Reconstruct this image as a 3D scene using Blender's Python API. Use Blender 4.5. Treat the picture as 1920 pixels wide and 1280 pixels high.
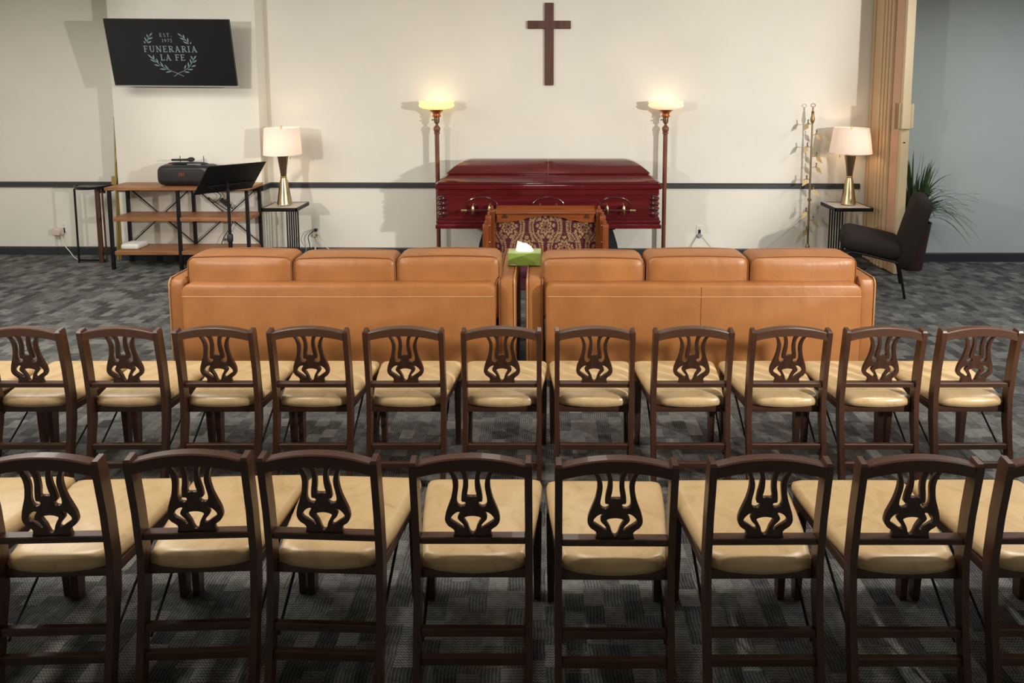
import bpy, bmesh, math, random
from mathutils import Vector, Matrix
random.seed(7)
PI = math.pi
S = bpy.context.scene
for o in list(bpy.data.objects): bpy.data.objects.remove(o)
C = S.collection

# ------------------------------------------------------------------ camera
cd = bpy.data.cameras.new('camera'); cam = bpy.data.objects.new('camera', cd); C.objects.link(cam)
cam.location = (0, 0, 2.09)
cam.rotation_euler = (PI/2 - 0.0946, 0, 0)
cd.sensor_fit = 'HORIZONTAL'; cd.sensor_width = 36
cd.lens = 36*1165.4/1920
cd.shift_x = -62/1920; cd.shift_y = -378/1920
cd.clip_start = .05
S.camera = cam
# ------------------------------------------------------------------ world, exposure
w = bpy.data.worlds.new('world'); S.world = w; w.use_nodes = True
w.node_tree.nodes['Background'].inputs[0].default_value = (.9, .92, 1, 1)
w.node_tree.nodes['Background'].inputs[1].default_value = .05
S.view_settings.view_transform = 'Standard'; S.view_settings.look = 'None'
S.view_settings.exposure = 0.0; S.view_settings.gamma = 1; S.view_settings.use_curve_mapping = False
# ------------------------------------------------------------------ lamps of the room and added overhead fill
def lamp(name, kind, loc, energy, color, size=.1, rot=(0,0,0), size_y=None, spot=None):
    l = bpy.data.lights.new(name, kind); o = bpy.data.objects.new(name, l); C.objects.link(o)
    o.location = loc; o.rotation_euler = rot; l.energy = energy; l.color = color
    if kind == 'AREA':
        l.size = size
        if size_y: l.shape = 'RECTANGLE'; l.size_y = size_y
    else: l.shadow_soft_size = size
    if spot: l.spot_size = spot; l.spot_blend = .5
    return o
def aim(o, tgt):
    o.rotation_euler = (Vector(tgt)-o.location).to_track_quat('-Z', 'Y').to_euler()
k = lamp('key_light', 'SPOT', (5.1, 0, 2.4), 1500, (1, .965, .90), .09, spot=math.radians(68)); aim(k, (-1.2, 7.2, 3.3))
k.data.spot_blend = .35
k = lamp('second_light', 'SPOT', (-4.7, 0, 2.6), 520, (1, .965, .90), .12, spot=math.radians(66)); aim(k, (-.6, 7.2, 2.9))
k.data.spot_blend = .35
for x, e, sz in ((-2.7, 44, .4), (-.2, 24, .3), (2.6, 54, .12)):
    lamp('overhead_light', 'AREA', (x, 2.5, 3.14), e, (1, .93, .82), sz, size_y=sz)
lamp('overhead_light', 'AREA', (-4.6, 4.2, 3.14), 105, (1, .97, .89), 2.2, size_y=1.8)  # added fill without a fixture, brightens the left floor and wall
lamp('overhead_light', 'AREA', (0, 5.4, 3.14), 12, (1, .95, .86), .6, size_y=1.0)  # added weak fill, no fixture, for the sofa tops and back area
lamp('overhead_light', 'AREA', (5.2, 4.6, 3.14), 66, (.95, .98, 1), .8, size_y=1.0)  # added fill without a fixture, lifts the gray wall on the right

# ------------------------------------------------------------------ materials
class X:
    """tiny expression helper over shader math nodes"""
    def __init__(s, nt, v): s.nt, s.v = nt, v
    def _m(s, op, *a):
        n = s.nt.nodes.new('ShaderNodeMath'); n.operation = op
        for i, q in enumerate((s,)+a):
            q = q.v if isinstance(q, X) else q
            if isinstance(q, (int, float)): n.inputs[i].default_value = q
            else: s.nt.links.new(q, n.inputs[i])
        return X(s.nt, n.outputs[0])
    def __add__(s, o): return s._m('ADD', o)
    def __sub__(s, o): return s._m('SUBTRACT', o)
    def __mul__(s, o): return s._m('MULTIPLY', o)
    def __truediv__(s, o): return s._m('DIVIDE', o)
    def floor(s): return s._m('FLOOR')
    def fract(s): return s._m('FRACT')
    def abs(s): return s._m('ABSOLUTE')
    def sin(s): return s._m('SINE')
    def cos(s): return s._m('COSINE')
    def sqrt(s): return s._m('SQRT')
    def pow(s, e): return s._m('POWER', e)
    def lt(s, o): return s._m('LESS_THAN', o)
    def gt(s, o): return s._m('GREATER_THAN', o)
    def max(s, o): return s._m('MAXIMUM', o)
    def min(s, o): return s._m('MINIMUM', o)
    def atan2(s, o): return s._m('ARCTAN2', o)
def mat(name, col=(.5,.5,.5), rough=.5, metal=0, coat=0, emit=None, estr=0, spec=.5):
    m = bpy.data.materials.new(name); m.use_nodes = True
    b = m.node_tree.nodes['Principled BSDF']
    b.inputs['Base Color'].default_value = (*col, 1); b.inputs['Roughness'].default_value = rough
    b.inputs['Metallic'].default_value = metal; b.inputs['Coat Weight'].default_value = coat
    b.inputs['Specular IOR Level'].default_value = spec
    if emit: b.inputs['Emission Color'].default_value = (*emit, 1); b.inputs['Emission Strength'].default_value = estr
    return m
def tc(nt, scale=(1,1,1), out='Object'):
    t = nt.nodes.new('ShaderNodeTexCoord'); mp = nt.nodes.new('ShaderNodeMapping')
    mp.inputs['Scale'].default_value = scale; nt.links.new(t.outputs[out], mp.inputs[0]); return mp.outputs[0]
def noise(nt, vec, scale, detail=3, rough=.5, dist=0):
    n = nt.nodes.new('ShaderNodeTexNoise'); nt.links.new(vec, n.inputs['Vector'])
    n.inputs['Scale'].default_value = scale; n.inputs['Detail'].default_value = detail
    n.inputs['Roughness'].default_value = rough; n.inputs['Distortion'].default_value = dist
    return n.outputs['Fac']
def ramp(nt, fac, stops):
    r = nt.nodes.new('ShaderNodeValToRGB'); nt.links.new(fac, r.inputs[0])
    e = r.color_ramp.elements
    while len(e) < len(stops): e.new(.5)
    for i, (p, c) in enumerate(stops): e[i].position = p; e[i].color = (*c, 1)
    return r.outputs[0]
def bump(m, fac, strength=.2, dist=.01):
    nt = m.node_tree; b = nt.nodes.new('ShaderNodeBump'); b.inputs['Strength'].default_value = strength
    b.inputs['Distance'].default_value = dist
    nt.links.new(fac, b.inputs['Height']); nt.links.new(b.outputs[0], nt.nodes['Principled BSDF'].inputs['Normal'])
def setcol(m, c): m.node_tree.links.new(c, m.node_tree.nodes['Principled BSDF'].inputs['Base Color'])
def mul(c, f): return tuple(x*f for x in c)
def wood(name, c, rough=.35, coat=.3, axis=0, lo=.55, hi=1.35, sc=14):
    m = mat(name, c, rough, coat=coat); nt = m.node_tree
    s = [sc, sc, sc]; s[axis] = sc*.09
    v = tc(nt, tuple(s)); f = noise(nt, v, 1.6, 5, .62, .6)
    setcol(m, ramp(nt, f, ((.28, mul(c, lo)), (.5, c), (.74, mul(c, hi)))))
    return m
def paint(name, c, strength=.12):
    m = mat(name, c, .72, spec=.25); nt = m.node_tree; v = tc(nt)
    setcol(m, ramp(nt, noise(nt, v, 1.3, 3), ((.3, mul(c, .965)), (.7, mul(c, 1.02)))))
    bump(m, noise(nt, v, 90, 3), strength, .004); return m
def leather(name, c, rough=.42, sc=60):
    m = mat(name, c, rough, spec=.45); nt = m.node_tree; v = tc(nt)
    setcol(m, ramp(nt, noise(nt, v, 5, 4), ((.3, mul(c, .86)), (.7, mul(c, 1.1)))))
    f = X(nt, noise(nt, v, sc, 4))*.35 + X(nt, noise(nt, tc(nt, (2.2, 1, 1)), 3.2, 3, .5, 1.1))*3.0
    bump(m, f.v, .22, .006); return m

M = {}
M['wall'] = paint('cream_wall_paint', (.75, .715, .64))
M['gray_wall'] = paint('gray_wall_paint', (.47, .51, .50))
M['ceiling'] = paint('ceiling_paint', (.78, .77, .73))
M['trim'] = mat('charcoal_trim_paint', (.028, .031, .036), .45)
M['walnut'] = wood('walnut_stain', (.066, .027, .0145), .38, .16, 2)
M['walnut_x'] = wood('walnut_stain_crosswise', (.066, .027, .0145), .38, .16, 0)
M['metal_black'] = mat('black_metal', (.018, .017, .018), .38, .6)
M['plastic_black'] = mat('black_plastic', (.014, .014, .015), .4)
M['chrome'] = mat('bright_metal', (.7, .7, .7), .25, 1)
M['leather'] = leather('tan_leather', (.35, .138, .042))
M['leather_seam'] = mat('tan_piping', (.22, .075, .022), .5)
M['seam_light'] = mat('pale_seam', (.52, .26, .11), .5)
M['cherry'] = wood('cherry_gloss', (.088, .0075, .0105), .16, .6, 0, .55, 1.45, 10)
M['cherry_dark'] = wood('dark_cherry_gloss', (.06, .009, .010), .15, .7, 0)
M['brass'] = mat('brass', (.58, .45, .26), .3, 1)
M['brass_dull'] = mat('dull_brass', (.30, .215, .10), .42, .8)
M['old_gold'] = mat('old_gold', (.36, .26, .075), .5, .35)
M['bronze'] = mat('dark_bronze', (.24, .17, .11), .3, .9)
M['copper'] = mat('copper_metal', (.55, .2, .07), .35, .9)  # one even copper colour for the bowl holders
M['kneeler_wood'] = wood('orange_oak', (.215, .052, .014), .28, .3, 2)
M['kneeler_wood_x'] = wood('orange_oak_crosswise', (.235, .06, .015), .28, .3, 0)
M['lamp_wood'] = wood('mahogany_pole', (.17, .055, .028), .32, .3, 2)
M['cross_wood'] = wood('cross_mahogany', (.085, .028, .018), .6, .0, 2)
M['shelf_wood'] = wood('rustic_shelf_wood', (.30, .125, .05), .5, .1, 0, .6, 1.4, 16)
M['white'] = mat('white_plastic', (.75, .74, .72), .4)
M['offwhite'] = mat('ivory_plastic', (.68, .62, .5), .4)
M['pink'] = mat('pinkish_plastic', (.66, .5, .47), .45)
M['stone'] = mat('pale_stone', (.66, .58, .5), .35)
M['tan_panel'] = mat('beige_partition', (.57, .40, .235), .55)
M['pink_panel'] = mat('rosy_partition', (.60, .36, .24), .55)
M['beige'] = mat('beige_metal', (.62, .49, .30), .45)
M['tan_edge'] = mat('brown_edge', (.26, .14, .06), .5)
M['charcoal_fabric'] = mat('charcoal_fabric', (.022, .017, .0175), .9, spec=.2)
bump(M['charcoal_fabric'], noise(M['charcoal_fabric'].node_tree, tc(M['charcoal_fabric'].node_tree), 160, 2), .3, .004)
M['black_cloth'] = mat('black_cloth', (.016, .018, .022), .85, spec=.2)
M['pot'] = mat('dark_red_pot', (.05, .022, .022), .5)
M['leaf'] = mat('leaf_green', (.045, .085, .03), .5)
M['soil'] = mat('soil', (.03, .022, .016), .9)
M['green_box'] = mat('green_card', (.25, .37, .065), .5)
M['green_light'] = mat('pale_green_card', (.42, .53, .22), .5)
M['tissue'] = mat('tissue_paper', (.85, .85, .86), .8)
M['screen'] = mat('dark_screen', (.010, .010, .012), .22, spec=.3)
M['logo'] = mat('screen_print', (.02, .02, .02), .5, emit=(.30, .42, .39), estr=.5)
M['orange'] = mat('orange_print', (.26, .06, .025), .6)
M['grille'] = mat('speaker_grille', (.016, .014, .015), .75)
bump(M['grille'], noise(M['grille'].node_tree, tc(M['grille'].node_tree), 220, 1), .5, .004)
M['pad'] = mat('plum_velvet', (.10, .02, .045), .8)
M['silver'] = mat('silver_edge', (.6, .6, .58), .35, .8)
M['clear'] = mat('clear_acrylic', (.9, .9, .88), .05); M['clear'].node_tree.nodes['Principled BSDF'].inputs['Transmission Weight'].default_value = .9
M['cord_white'] = mat('white_cord', (.68, .66, .62), .5)
M['cord_black'] = mat('black_cord', (.015, .015, .015), .5)

# seat vinyl: marbled tan
m = mat('marbled_tan_vinyl', (.60, .41, .20), .34, spec=.5); nt = m.node_tree
v = tc(nt, (1, 1, 1)); oi = nt.nodes.new('ShaderNodeObjectInfo')
add = nt.nodes.new('ShaderNodeVectorMath'); add.operation = 'ADD'
nt.links.new(v, add.inputs[0]); nt.links.new(oi.outputs['Random'], add.inputs[1]); v = add.outputs[0]
setcol(m, ramp(nt, noise(nt, v, 9, 6, .65, 1.2), ((.27, (.44, .29, .14)), (.47, (.555, .385, .20)), (.72, (.62, .45, .245)))))
bump(m, noise(nt, v, 38, 3), .06, .004); M['vinyl'] = m

# shades (translucent, a real bulb inside)
def shade_mat(name, c, trans, e, es):
    m = bpy.data.materials.new(name); m.use_nodes = True; nt = m.node_tree
    nt.nodes.remove(nt.nodes['Principled BSDF'])
    d = nt.nodes.new('ShaderNodeBsdfDiffuse'); t = nt.nodes.new('ShaderNodeBsdfTranslucent')
    d.inputs[0].default_value = (*c, 1); t.inputs[0].default_value = (*c, 1)
    mx = nt.nodes.new('ShaderNodeMixShader'); mx.inputs[0].default_value = trans
    nt.links.new(d.outputs[0], mx.inputs[1]); nt.links.new(t.outputs[0], mx.inputs[2])
    em = nt.nodes.new('ShaderNodeEmission'); em.inputs[0].default_value = (*e, 1); em.inputs[1].default_value = es
    a = nt.nodes.new('ShaderNodeAddShader'); nt.links.new(mx.outputs[0], a.inputs[0]); nt.links.new(em.outputs[0], a.inputs[1])
    nt.links.new(a.outputs[0], nt.nodes['Material Output'].inputs[0]); return m
M['shade'] = shade_mat('white_linen_shade', (.88, .83, .80), .5, (1, .8, .66), .06)
M['lamp_bulb'] = mat('lit_bulb', (.9, .8, .6), .5, emit=(1, .70, .42), estr=46)
M['glass_yellow'] = shade_mat('yellow_glass', (.85, .75, .42), .3, (1, .82, .36), .6)
M['glass_cream'] = shade_mat('cream_glass', (.85, .74, .6), .3, (1, .76, .48), .5)

# carpet: small woven blocks
m = mat('woven_block_carpet', (.1, .1, .1), .95, spec=.1); nt = m.node_tree
sp = nt.nodes.new('ShaderNodeSeparateXYZ'); t = nt.nodes.new('ShaderNodeTexCoord'); nt.links.new(t.outputs['Object'], sp.inputs[0])
x, y = X(nt, sp.outputs[0]), X(nt, sp.outputs[1])
bw, bl = .078, .085
cx = (x/bw).floor()
off = ((cx*127.1).sin()*43758.5).fract()
yy = y/bl + off
cy = yy.floor()
def wn(a, b):
    cmb = nt.nodes.new('ShaderNodeCombineXYZ'); nt.links.new(a.v, cmb.inputs[0]); nt.links.new(b.v, cmb.inputs[1])
    n = nt.nodes.new('ShaderNodeTexWhiteNoise'); n.noise_dimensions = '2D'; nt.links.new(cmb.outputs[0], n.inputs['Vector'])
    return X(nt, n.outputs['Value'])
r1 = wn(cx, cy); r2 = wn(cx+37.5, cy*1.7)
weave = ((y*(2*PI/.0105) + (x*(2*PI/.012)).sin()*1.3).sin()*.5+.5)
streak = ((x*(2*PI/.013) + (y*60).sin()*1.0).sin()*.5+.5)
isw = r1.gt(.5)
tex = isw*weave + (X(nt, isw.v)*-1+1)*streak*.62
n1 = X(nt, noise(nt, t.outputs['Object'], 30, 3)); n2 = X(nt, noise(nt, t.outputs['Object'], 240, 2))
val = (r2*.36 + .16 + isw*.10)*.55 + tex*.30 + (n1-.5)*.34 + (n2-.5)*.5
setcol(m, ramp(nt, val.v, ((.06, (.022, .023, .027)), (.33, (.092, .093, .092)), (.60, (.265, .265, .245)))))
bump(m, val.v, .4, .006); M['carpet'] = m

# damask: gold medallions on burgundy in an ogee lattice
m = mat('gold_burgundy_damask', (.1, .02, .03), .7, spec=.2); nt = m.node_tree
sp = nt.nodes.new('ShaderNodeSeparateXYZ'); t = nt.nodes.new('ShaderNodeTexCoord'); nt.links.new(t.outputs['Object'], sp.inputs[0])
px, pz = X(nt, sp.outputs[0])/.385, (X(nt, sp.outputs[2])-.15)/.44
wob = X(nt, noise(nt, t.outputs['Object'], 22, 2)); wob2 = X(nt, noise(nt, t.outputs['Object'], 27, 2))
px = px + (wob-.5)*.06; pz = pz + (wob2-.5)*.06
def medal(ox, oz):
    u = (px+ox).fract()-.5; v_ = (pz+oz).fract()-.5
    up = v_ + .0
    rr = ((u*2.0).pow(2)+(up*1.75).pow(2)).sqrt()
    th = u.atan2(up)
    lob = (th*9).cos()*.075 + (th*4).cos()*.05
    flower = rr.lt(lob+.45)
    veins = ((rr*30+(th*9).cos()*1.6).sin()).gt(-.45)
    core = rr.gt(.07)
    ring = rr.gt(.66)*rr.lt(.90)
    beads = ((th*26).sin()*((rr-.6)*21).sin()).abs().gt(.34)
    edge = (rr.gt(.645)*rr.lt(.68)).max(rr.gt(.87)*rr.lt(.90))
    gap = v_.abs().lt(.37)
    return (flower*veins*core).max(ring*gap*(beads)).max(edge*gap)
pat = medal(.5, .5).max(medal(0, 0))
fray = X(nt, noise(nt, t.outputs['Object'], 70, 3)).gt(.40)
pat = pat*fray
setcol(m, ramp(nt, pat.v, ((.35, (.075, .012, .022)), (.6, (.33, .205, .10)))))
M['damask'] = m

# ------------------------------------------------------------------ mesh helpers
def obj(name, bm, m, parent=None, smooth=None, loc=None):
    me = bpy.data.meshes.new(name)
    bmesh.ops.recalc_face_normals(bm, faces=bm.faces)
    bm.to_mesh(me); bm.free()
    ms = m if isinstance(m, (list, tuple)) else [m]
    for q in ms: me.materials.append(q)
    if smooth is not None:
        me.polygons.foreach_set('use_smooth', [True]*len(me.polygons))
        me.set_sharp_from_angle(angle=math.radians(smooth))
    o = bpy.data.objects.new(name, me); C.objects.link(o)
    if parent: o.parent = parent
    if loc: o.location = loc
    return o
def tag(o, label, cat, group=None):
    o['label'] = label; o['category'] = cat
    if group: o['group'] = group
    return o
def thing(name, label, cat, loc=(0,0,0), rz=0, group=None):
    o = bpy.data.objects.new(name, None); C.objects.link(o); o.empty_display_size = .1
    o.location = loc; o.rotation_euler = (0, 0, rz); return tag(o, label, cat, group)
def struct(name, bm, m, smooth=None):
    o = obj(name, bm, m, None, smooth); o['kind'] = 'structure'; return o
B = bmesh.new
def box(bm, c, s, bev=0, rot=None, seg=1):
    M4 = Matrix.Translation(c)
    if rot is not None: M4 = M4 @ (rot.to_4x4() if isinstance(rot, Matrix) else Matrix.Rotation(rot[1], 4, rot[0]))
    M4 = M4 @ Matrix.Diagonal((*s, 1))
    r = bmesh.ops.create_cube(bm, size=1, matrix=M4)
    if bev:
        es = {e for v in r['verts'] for e in v.link_edges}
        bmesh.ops.bevel(bm, geom=list(es), offset=bev, segments=seg, affect='EDGES', profile=.5)
    return bm
def b3(x0, x1, y0, y1, z0, z1, bev=0, bm=None):
    return box(bm or B(), ((x0+x1)/2, (y0+y1)/2, (z0+z1)/2), (x1-x0, y1-y0, z1-z0), bev)
def loft(bm, loops, cap=True, closed=True):
    vs = [[bm.verts.new(p) for p in l] for l in loops]; n = len(vs[0])
    for a, b in zip(vs, vs[1:]):
        for i in range(n if closed else n-1):
            j = (i+1) % n; bm.faces.new((a[i], a[j], b[j], b[i]))
    if cap:
        bm.faces.new(vs[0][::-1]); bm.faces.new(vs[-1])
    return bm
def lathe(bm, prof, n=24, c=(0,0,0), cap=True, flute=None):
    loops = []
    for r, z in prof:
        l = []
        for i in range(n):
            a = 2*PI*i/n; q = r*(1+(flute*math.cos(i*PI) if flute else 0))
            l.append((c[0]+q*math.cos(a), c[1]+q*math.sin(a), c[2]+z))
        loops.append(l)
    return loft(bm, loops, cap)
def tube(bm, pts, r, n=8, cap=True, closed=False, flat=None):
    P = [Vector(p) for p in pts]; m_ = len(P); loops = []; up = None
    for i, p in enumerate(P):
        if closed: d = P[(i+1) % m_]-P[i-1]
        else: d = P[min(i+1, m_-1)]-P[max(i-1, 0)]
        d.normalize()
        if up is None:
            up = Vector((0,0,1)) if abs(d.z) < .9 else Vector((1,0,0))
        up = (up - d*up.dot(d)).normalized(); s_ = d.cross(up)
        rr = r[i] if isinstance(r, (list, tuple)) else r
        loops.append([p + (s_*math.cos(2*PI*k/n)*(flat or 1) + up*math.sin(2*PI*k/n))*rr for k in range(n)])
    if closed: loops.append(loops[0])
    if closed:
        vs = [[bm.verts.new(q) for q in l] for l in loops[:-1]]
        for i in range(m_):
            a, b = vs[i], vs[(i+1) % m_]
            for k in range(n): bm.faces.new((a[k], a[(k+1) % n], b[(k+1) % n], b[k]))
        return bm
    return loft(bm, loops, cap)
def cat(pts, n=6, closed=False):
    P = [Vector(p) for p in pts]; N = len(P); out = []
    for i in range(N if closed else N-1):
        g = lambda k: P[k % N] if closed else P[max(0, min(N-1, k))]
        p0, p1, p2, p3 = g(i-1), g(i), g(i+1), g(i+2)
        for j in range(n):
            t_ = j/n
            out.append(.5*((2*p1)+(p2-p0)*t_+(2*p0-5*p1+4*p2-p3)*t_*t_+(3*p1-p0-3*p2+p3)*t_**3))
    if not closed: out.append(P[-1])
    return out
def rbox(bm, c, s, r, n=8, puff=(0,0,0), rot=None):
    """rounded, puffed cushion block"""
    N = n+1; grid = {}
    def gv(i, j, k_):
        if (i, j, k_) not in grid: grid[i, j, k_] = bm.verts.new((2*i/N-1, 2*j/N-1, 2*k_/N-1))
        return grid[i, j, k_]
    for ax in range(3):
        for e in (0, N):
            for i in range(N):
                for j in range(N):
                    q = []
                    for a, b in ((i, j), (i+1, j), (i+1, j+1), (i, j+1)):
                        t_ = [0, 0, 0]; t_[ax] = e; t_[(ax+1) % 3] = a; t_[(ax+2) % 3] = b; q.append(gv(*t_))
                    bm.faces.new(q)
    allv = grid.values()
    h = Vector(s)/2; rot = rot or Matrix.Identity(3); c = Vector(c)
    for v in allv:
        u = Vector([math.sin(v.co[i]*PI/2)*.55+v.co[i]*.45 for i in range(3)]); p = Vector((u[i]*h[i] for i in range(3)))
        q = Vector((max(-(h[i]-r), min(h[i]-r, p[i])) for i in range(3))); d = p-q
        if d.length > 1e-6:
            # spread verts near the rim over the arc
            p = q + d.normalized()*r
        for i in range(3):
            a, b = (i+1) % 3, (i+2) % 3
            p[i] += math.copysign(puff[i]*(1-u[a]**2)*(1-u[b]**2)*abs(u[i])**3, u[i])
        v.co = c + rot @ p
    return bm
def prism(bm, pts2, y0, y1, ax='xz'):
    """extrude an outline given in a plane"""
    f = {'xz': lambda a, b, y: (a, y, b), 'xy': lambda a, b, y: (a, b, y), 'yz': lambda a, b, y: (y, a, b)}[ax]
    return loft(bm, [[f(a, b, y0) for a, b in pts2], [f(a, b, y1) for a, b in pts2]])

# ================================================================== THE ROOM
RH = 3.2
def wy(x): return 7.28-.012*x          # the back wall runs slightly out of square
def slab(pts, z0, z1): return prism(B(), pts, z0, z1, 'xy')
struct('floor', b3(-7.2, 7.2, -3, 8, -.1, 0), M['carpet'])
struct('ceiling', b3(-7.2, 7.2, -3, 8, RH, RH+.1), M['ceiling'])
struct('wall_back', slab([(-7, wy(-7)), (3.8, wy(3.8)), (3.8, 7.6), (-7, 7.6)], 0, RH), M['wall'])
struct('wall_pilaster', slab([(-4.93, wy(-4.93)-.002), (-4.93, 7.10), (-3.27, 7.10), (-3.27, wy(-3.27)-.002)], 0, RH), M['wall'])
struct('wall_back_right', b3(3.802, 7.2, 7.06, 7.6, 0, RH), M['gray_wall'])
struct('wall_left', b3(-7.2, -7.0, -3, 7.6, 0, RH), M['wall'])
struct('wall_right', b3(7.0, 7.2, -3, 7.06, 0, RH), M['gray_wall'])
struct('wall_rear', b3(-7.0, 7.0, -3.1, -3, 0, RH), M['gray_wall'])
def run(name, x0, x1, d, z0, z1, f=wy):
    prof = [(z0, d), (z1-.012, d), (z1, d*.55)]
    def loop(x):
        return [(x, f(x), z0), (x, f(x)-d, z0), (x, f(x)-d, z1-.012), (x, f(x)-d*.55, z1), (x, f(x), z1)]
    return struct(name, loft(B(), [loop(x0), loop(x1)]), M['trim'])
run('baseboard_back', -3.27+.012, 3.77, .014, 0, .10)
run('baseboard_left', -7, -4.93-.012, .014, 0, .10)
run('baseboard_pilaster', -4.94, -3.26, .014, 0, .10, lambda x: 7.10)
struct('baseboard_return', b3(-3.27, -3.256, 7.10, wy(-3.27)-.002, 0, .10), M['trim'])
run('baseboard_right', 3.9, 7, .016, 0, .105, lambda x: 7.06)
run('trim_1', -3.27+.018, 3.70, .022, .825, .888)
run('trim_2', -7, -4.93-.018, .022, .828, .891)
run('trim_3', -4.95, -3.248, .022, .826, .889, lambda x: 7.10)
struct('trim_4', b3(-3.27, -3.248, 7.10, wy(-3.27)-.004, .826, .889), M['trim'])
struct('trim_5', b3(-4.952, -4.93, 7.10, wy(-4.93)-.004, .826, .889), M['trim'])

# ================================================================== LYRE-BACK CHAIRS
def lean(z):                            # rear post line: bent back above and below the seat
    K = [(0, -.022), (.18, .008), (.34, .034), (.47, .042), (.64, .028), (.845, 0), (.9, -.005)]
    for (a, ya), (b, yb) in zip(K, K[1:]):
        if z <= b: return ya+(yb-ya)*(z-a)/(b-a)
    return K[-1][1]
def splat_mesh():
    def P(dx, y): return (dx/4000, .824-(y-370)*.000281)
    def half(pts): return [P(*p) for p in pts]
    right = half([(342, 355), (330, 400), (300, 440), (270, 490), (250, 560), (246, 620), (252, 690), (275, 800), (312, 900), (350, 1000),
                  (368, 1085), (360, 1140), (325, 1190), (272, 1225), (247, 1255), (247, 1285), (258, 1320), (270, 1345)])
    ctr = half([(80, 378), (88, 395), (74, 430), (54, 510), (47, 610), (54, 700), (68, 765), (62, 790)])
    slot = half([(225, 395), (252, 400), (256, 425), (236, 455), (206, 510), (184, 580), (180, 650), (190, 730), (203, 810), (204, 870),
                 (185, 912), (145, 930), (105, 920), (82, 892), (84, 868), (104, 856), (132, 852), (139, 820), (130, 730), (112, 640), (106, 560), (116, 490), (140, 440), (180, 405)])
    side = half([(158, 1003), (185, 996), (228, 1014), (268, 1048), (294, 1088), (288, 1122), (250, 1150), (190, 1188), (140, 1222), (113, 1218), (112, 1192), (142, 1150), (182, 1110), (196, 1076), (182, 1042)])
    low = half([(0, 1052), (60, 1058), (108, 1074), (120, 1092), (98, 1130), (64, 1190), (46, 1245), (26, 1286), (0, 1298)])
    mir = lambda L: [(-a, b) for a, b in L]
    cyc = lambda L: [tuple(p[:2]) for p in cat([(a, b, 0) for a, b in L], 3, True)]
    opn = lambda L: [tuple(p[:2]) for p in cat([(a, b, 0) for a, b in L], 3)]
    r_ = opn(right); outline = r_ + mir(r_)[::-1]
    c_ = opn(ctr); hole = c_ + mir(c_)[::-1]
    l_ = opn(low); lowh = l_ + mir(l_)[::-1][1:-1]
    s_ = cyc(slot); d_ = cyc(side)
    cu = bpy.data.curves.new('splat', 'CURVE'); cu.dimensions = '2D'; cu.fill_mode = 'BOTH'; cu.extrude = .0065
    cu.bevel_depth = .001; cu.bevel_resolution = 0; cu.offset = -.0004
    for L in (outline, hole, lowh, s_, mir(s_), d_, mir(d_)):
        sp = cu.splines.new('POLY'); sp.points.add(len(L)-1); sp.use_cyclic_u = True
        for q, (a, b) in zip(sp.points, L): q.co = (a, b, 0, 1)
    o = bpy.data.objects.new('tmp', cu); C.objects.link(o)
    me = bpy.data.meshes.new_from_object(o.evaluated_get(bpy.context.evaluated_depsgraph_get()))
    bpy.data.objects.remove(o); bpy.data.curves.remove(cu)
    for v in me.vertices:
        a, b, c = v.co; v.co = (a, lean(b)-c, b)
    me.materials.clear(); me.materials.append(M['walnut']); me.name = 'splat'
    return me
SPLAT = splat_mesh()
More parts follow.
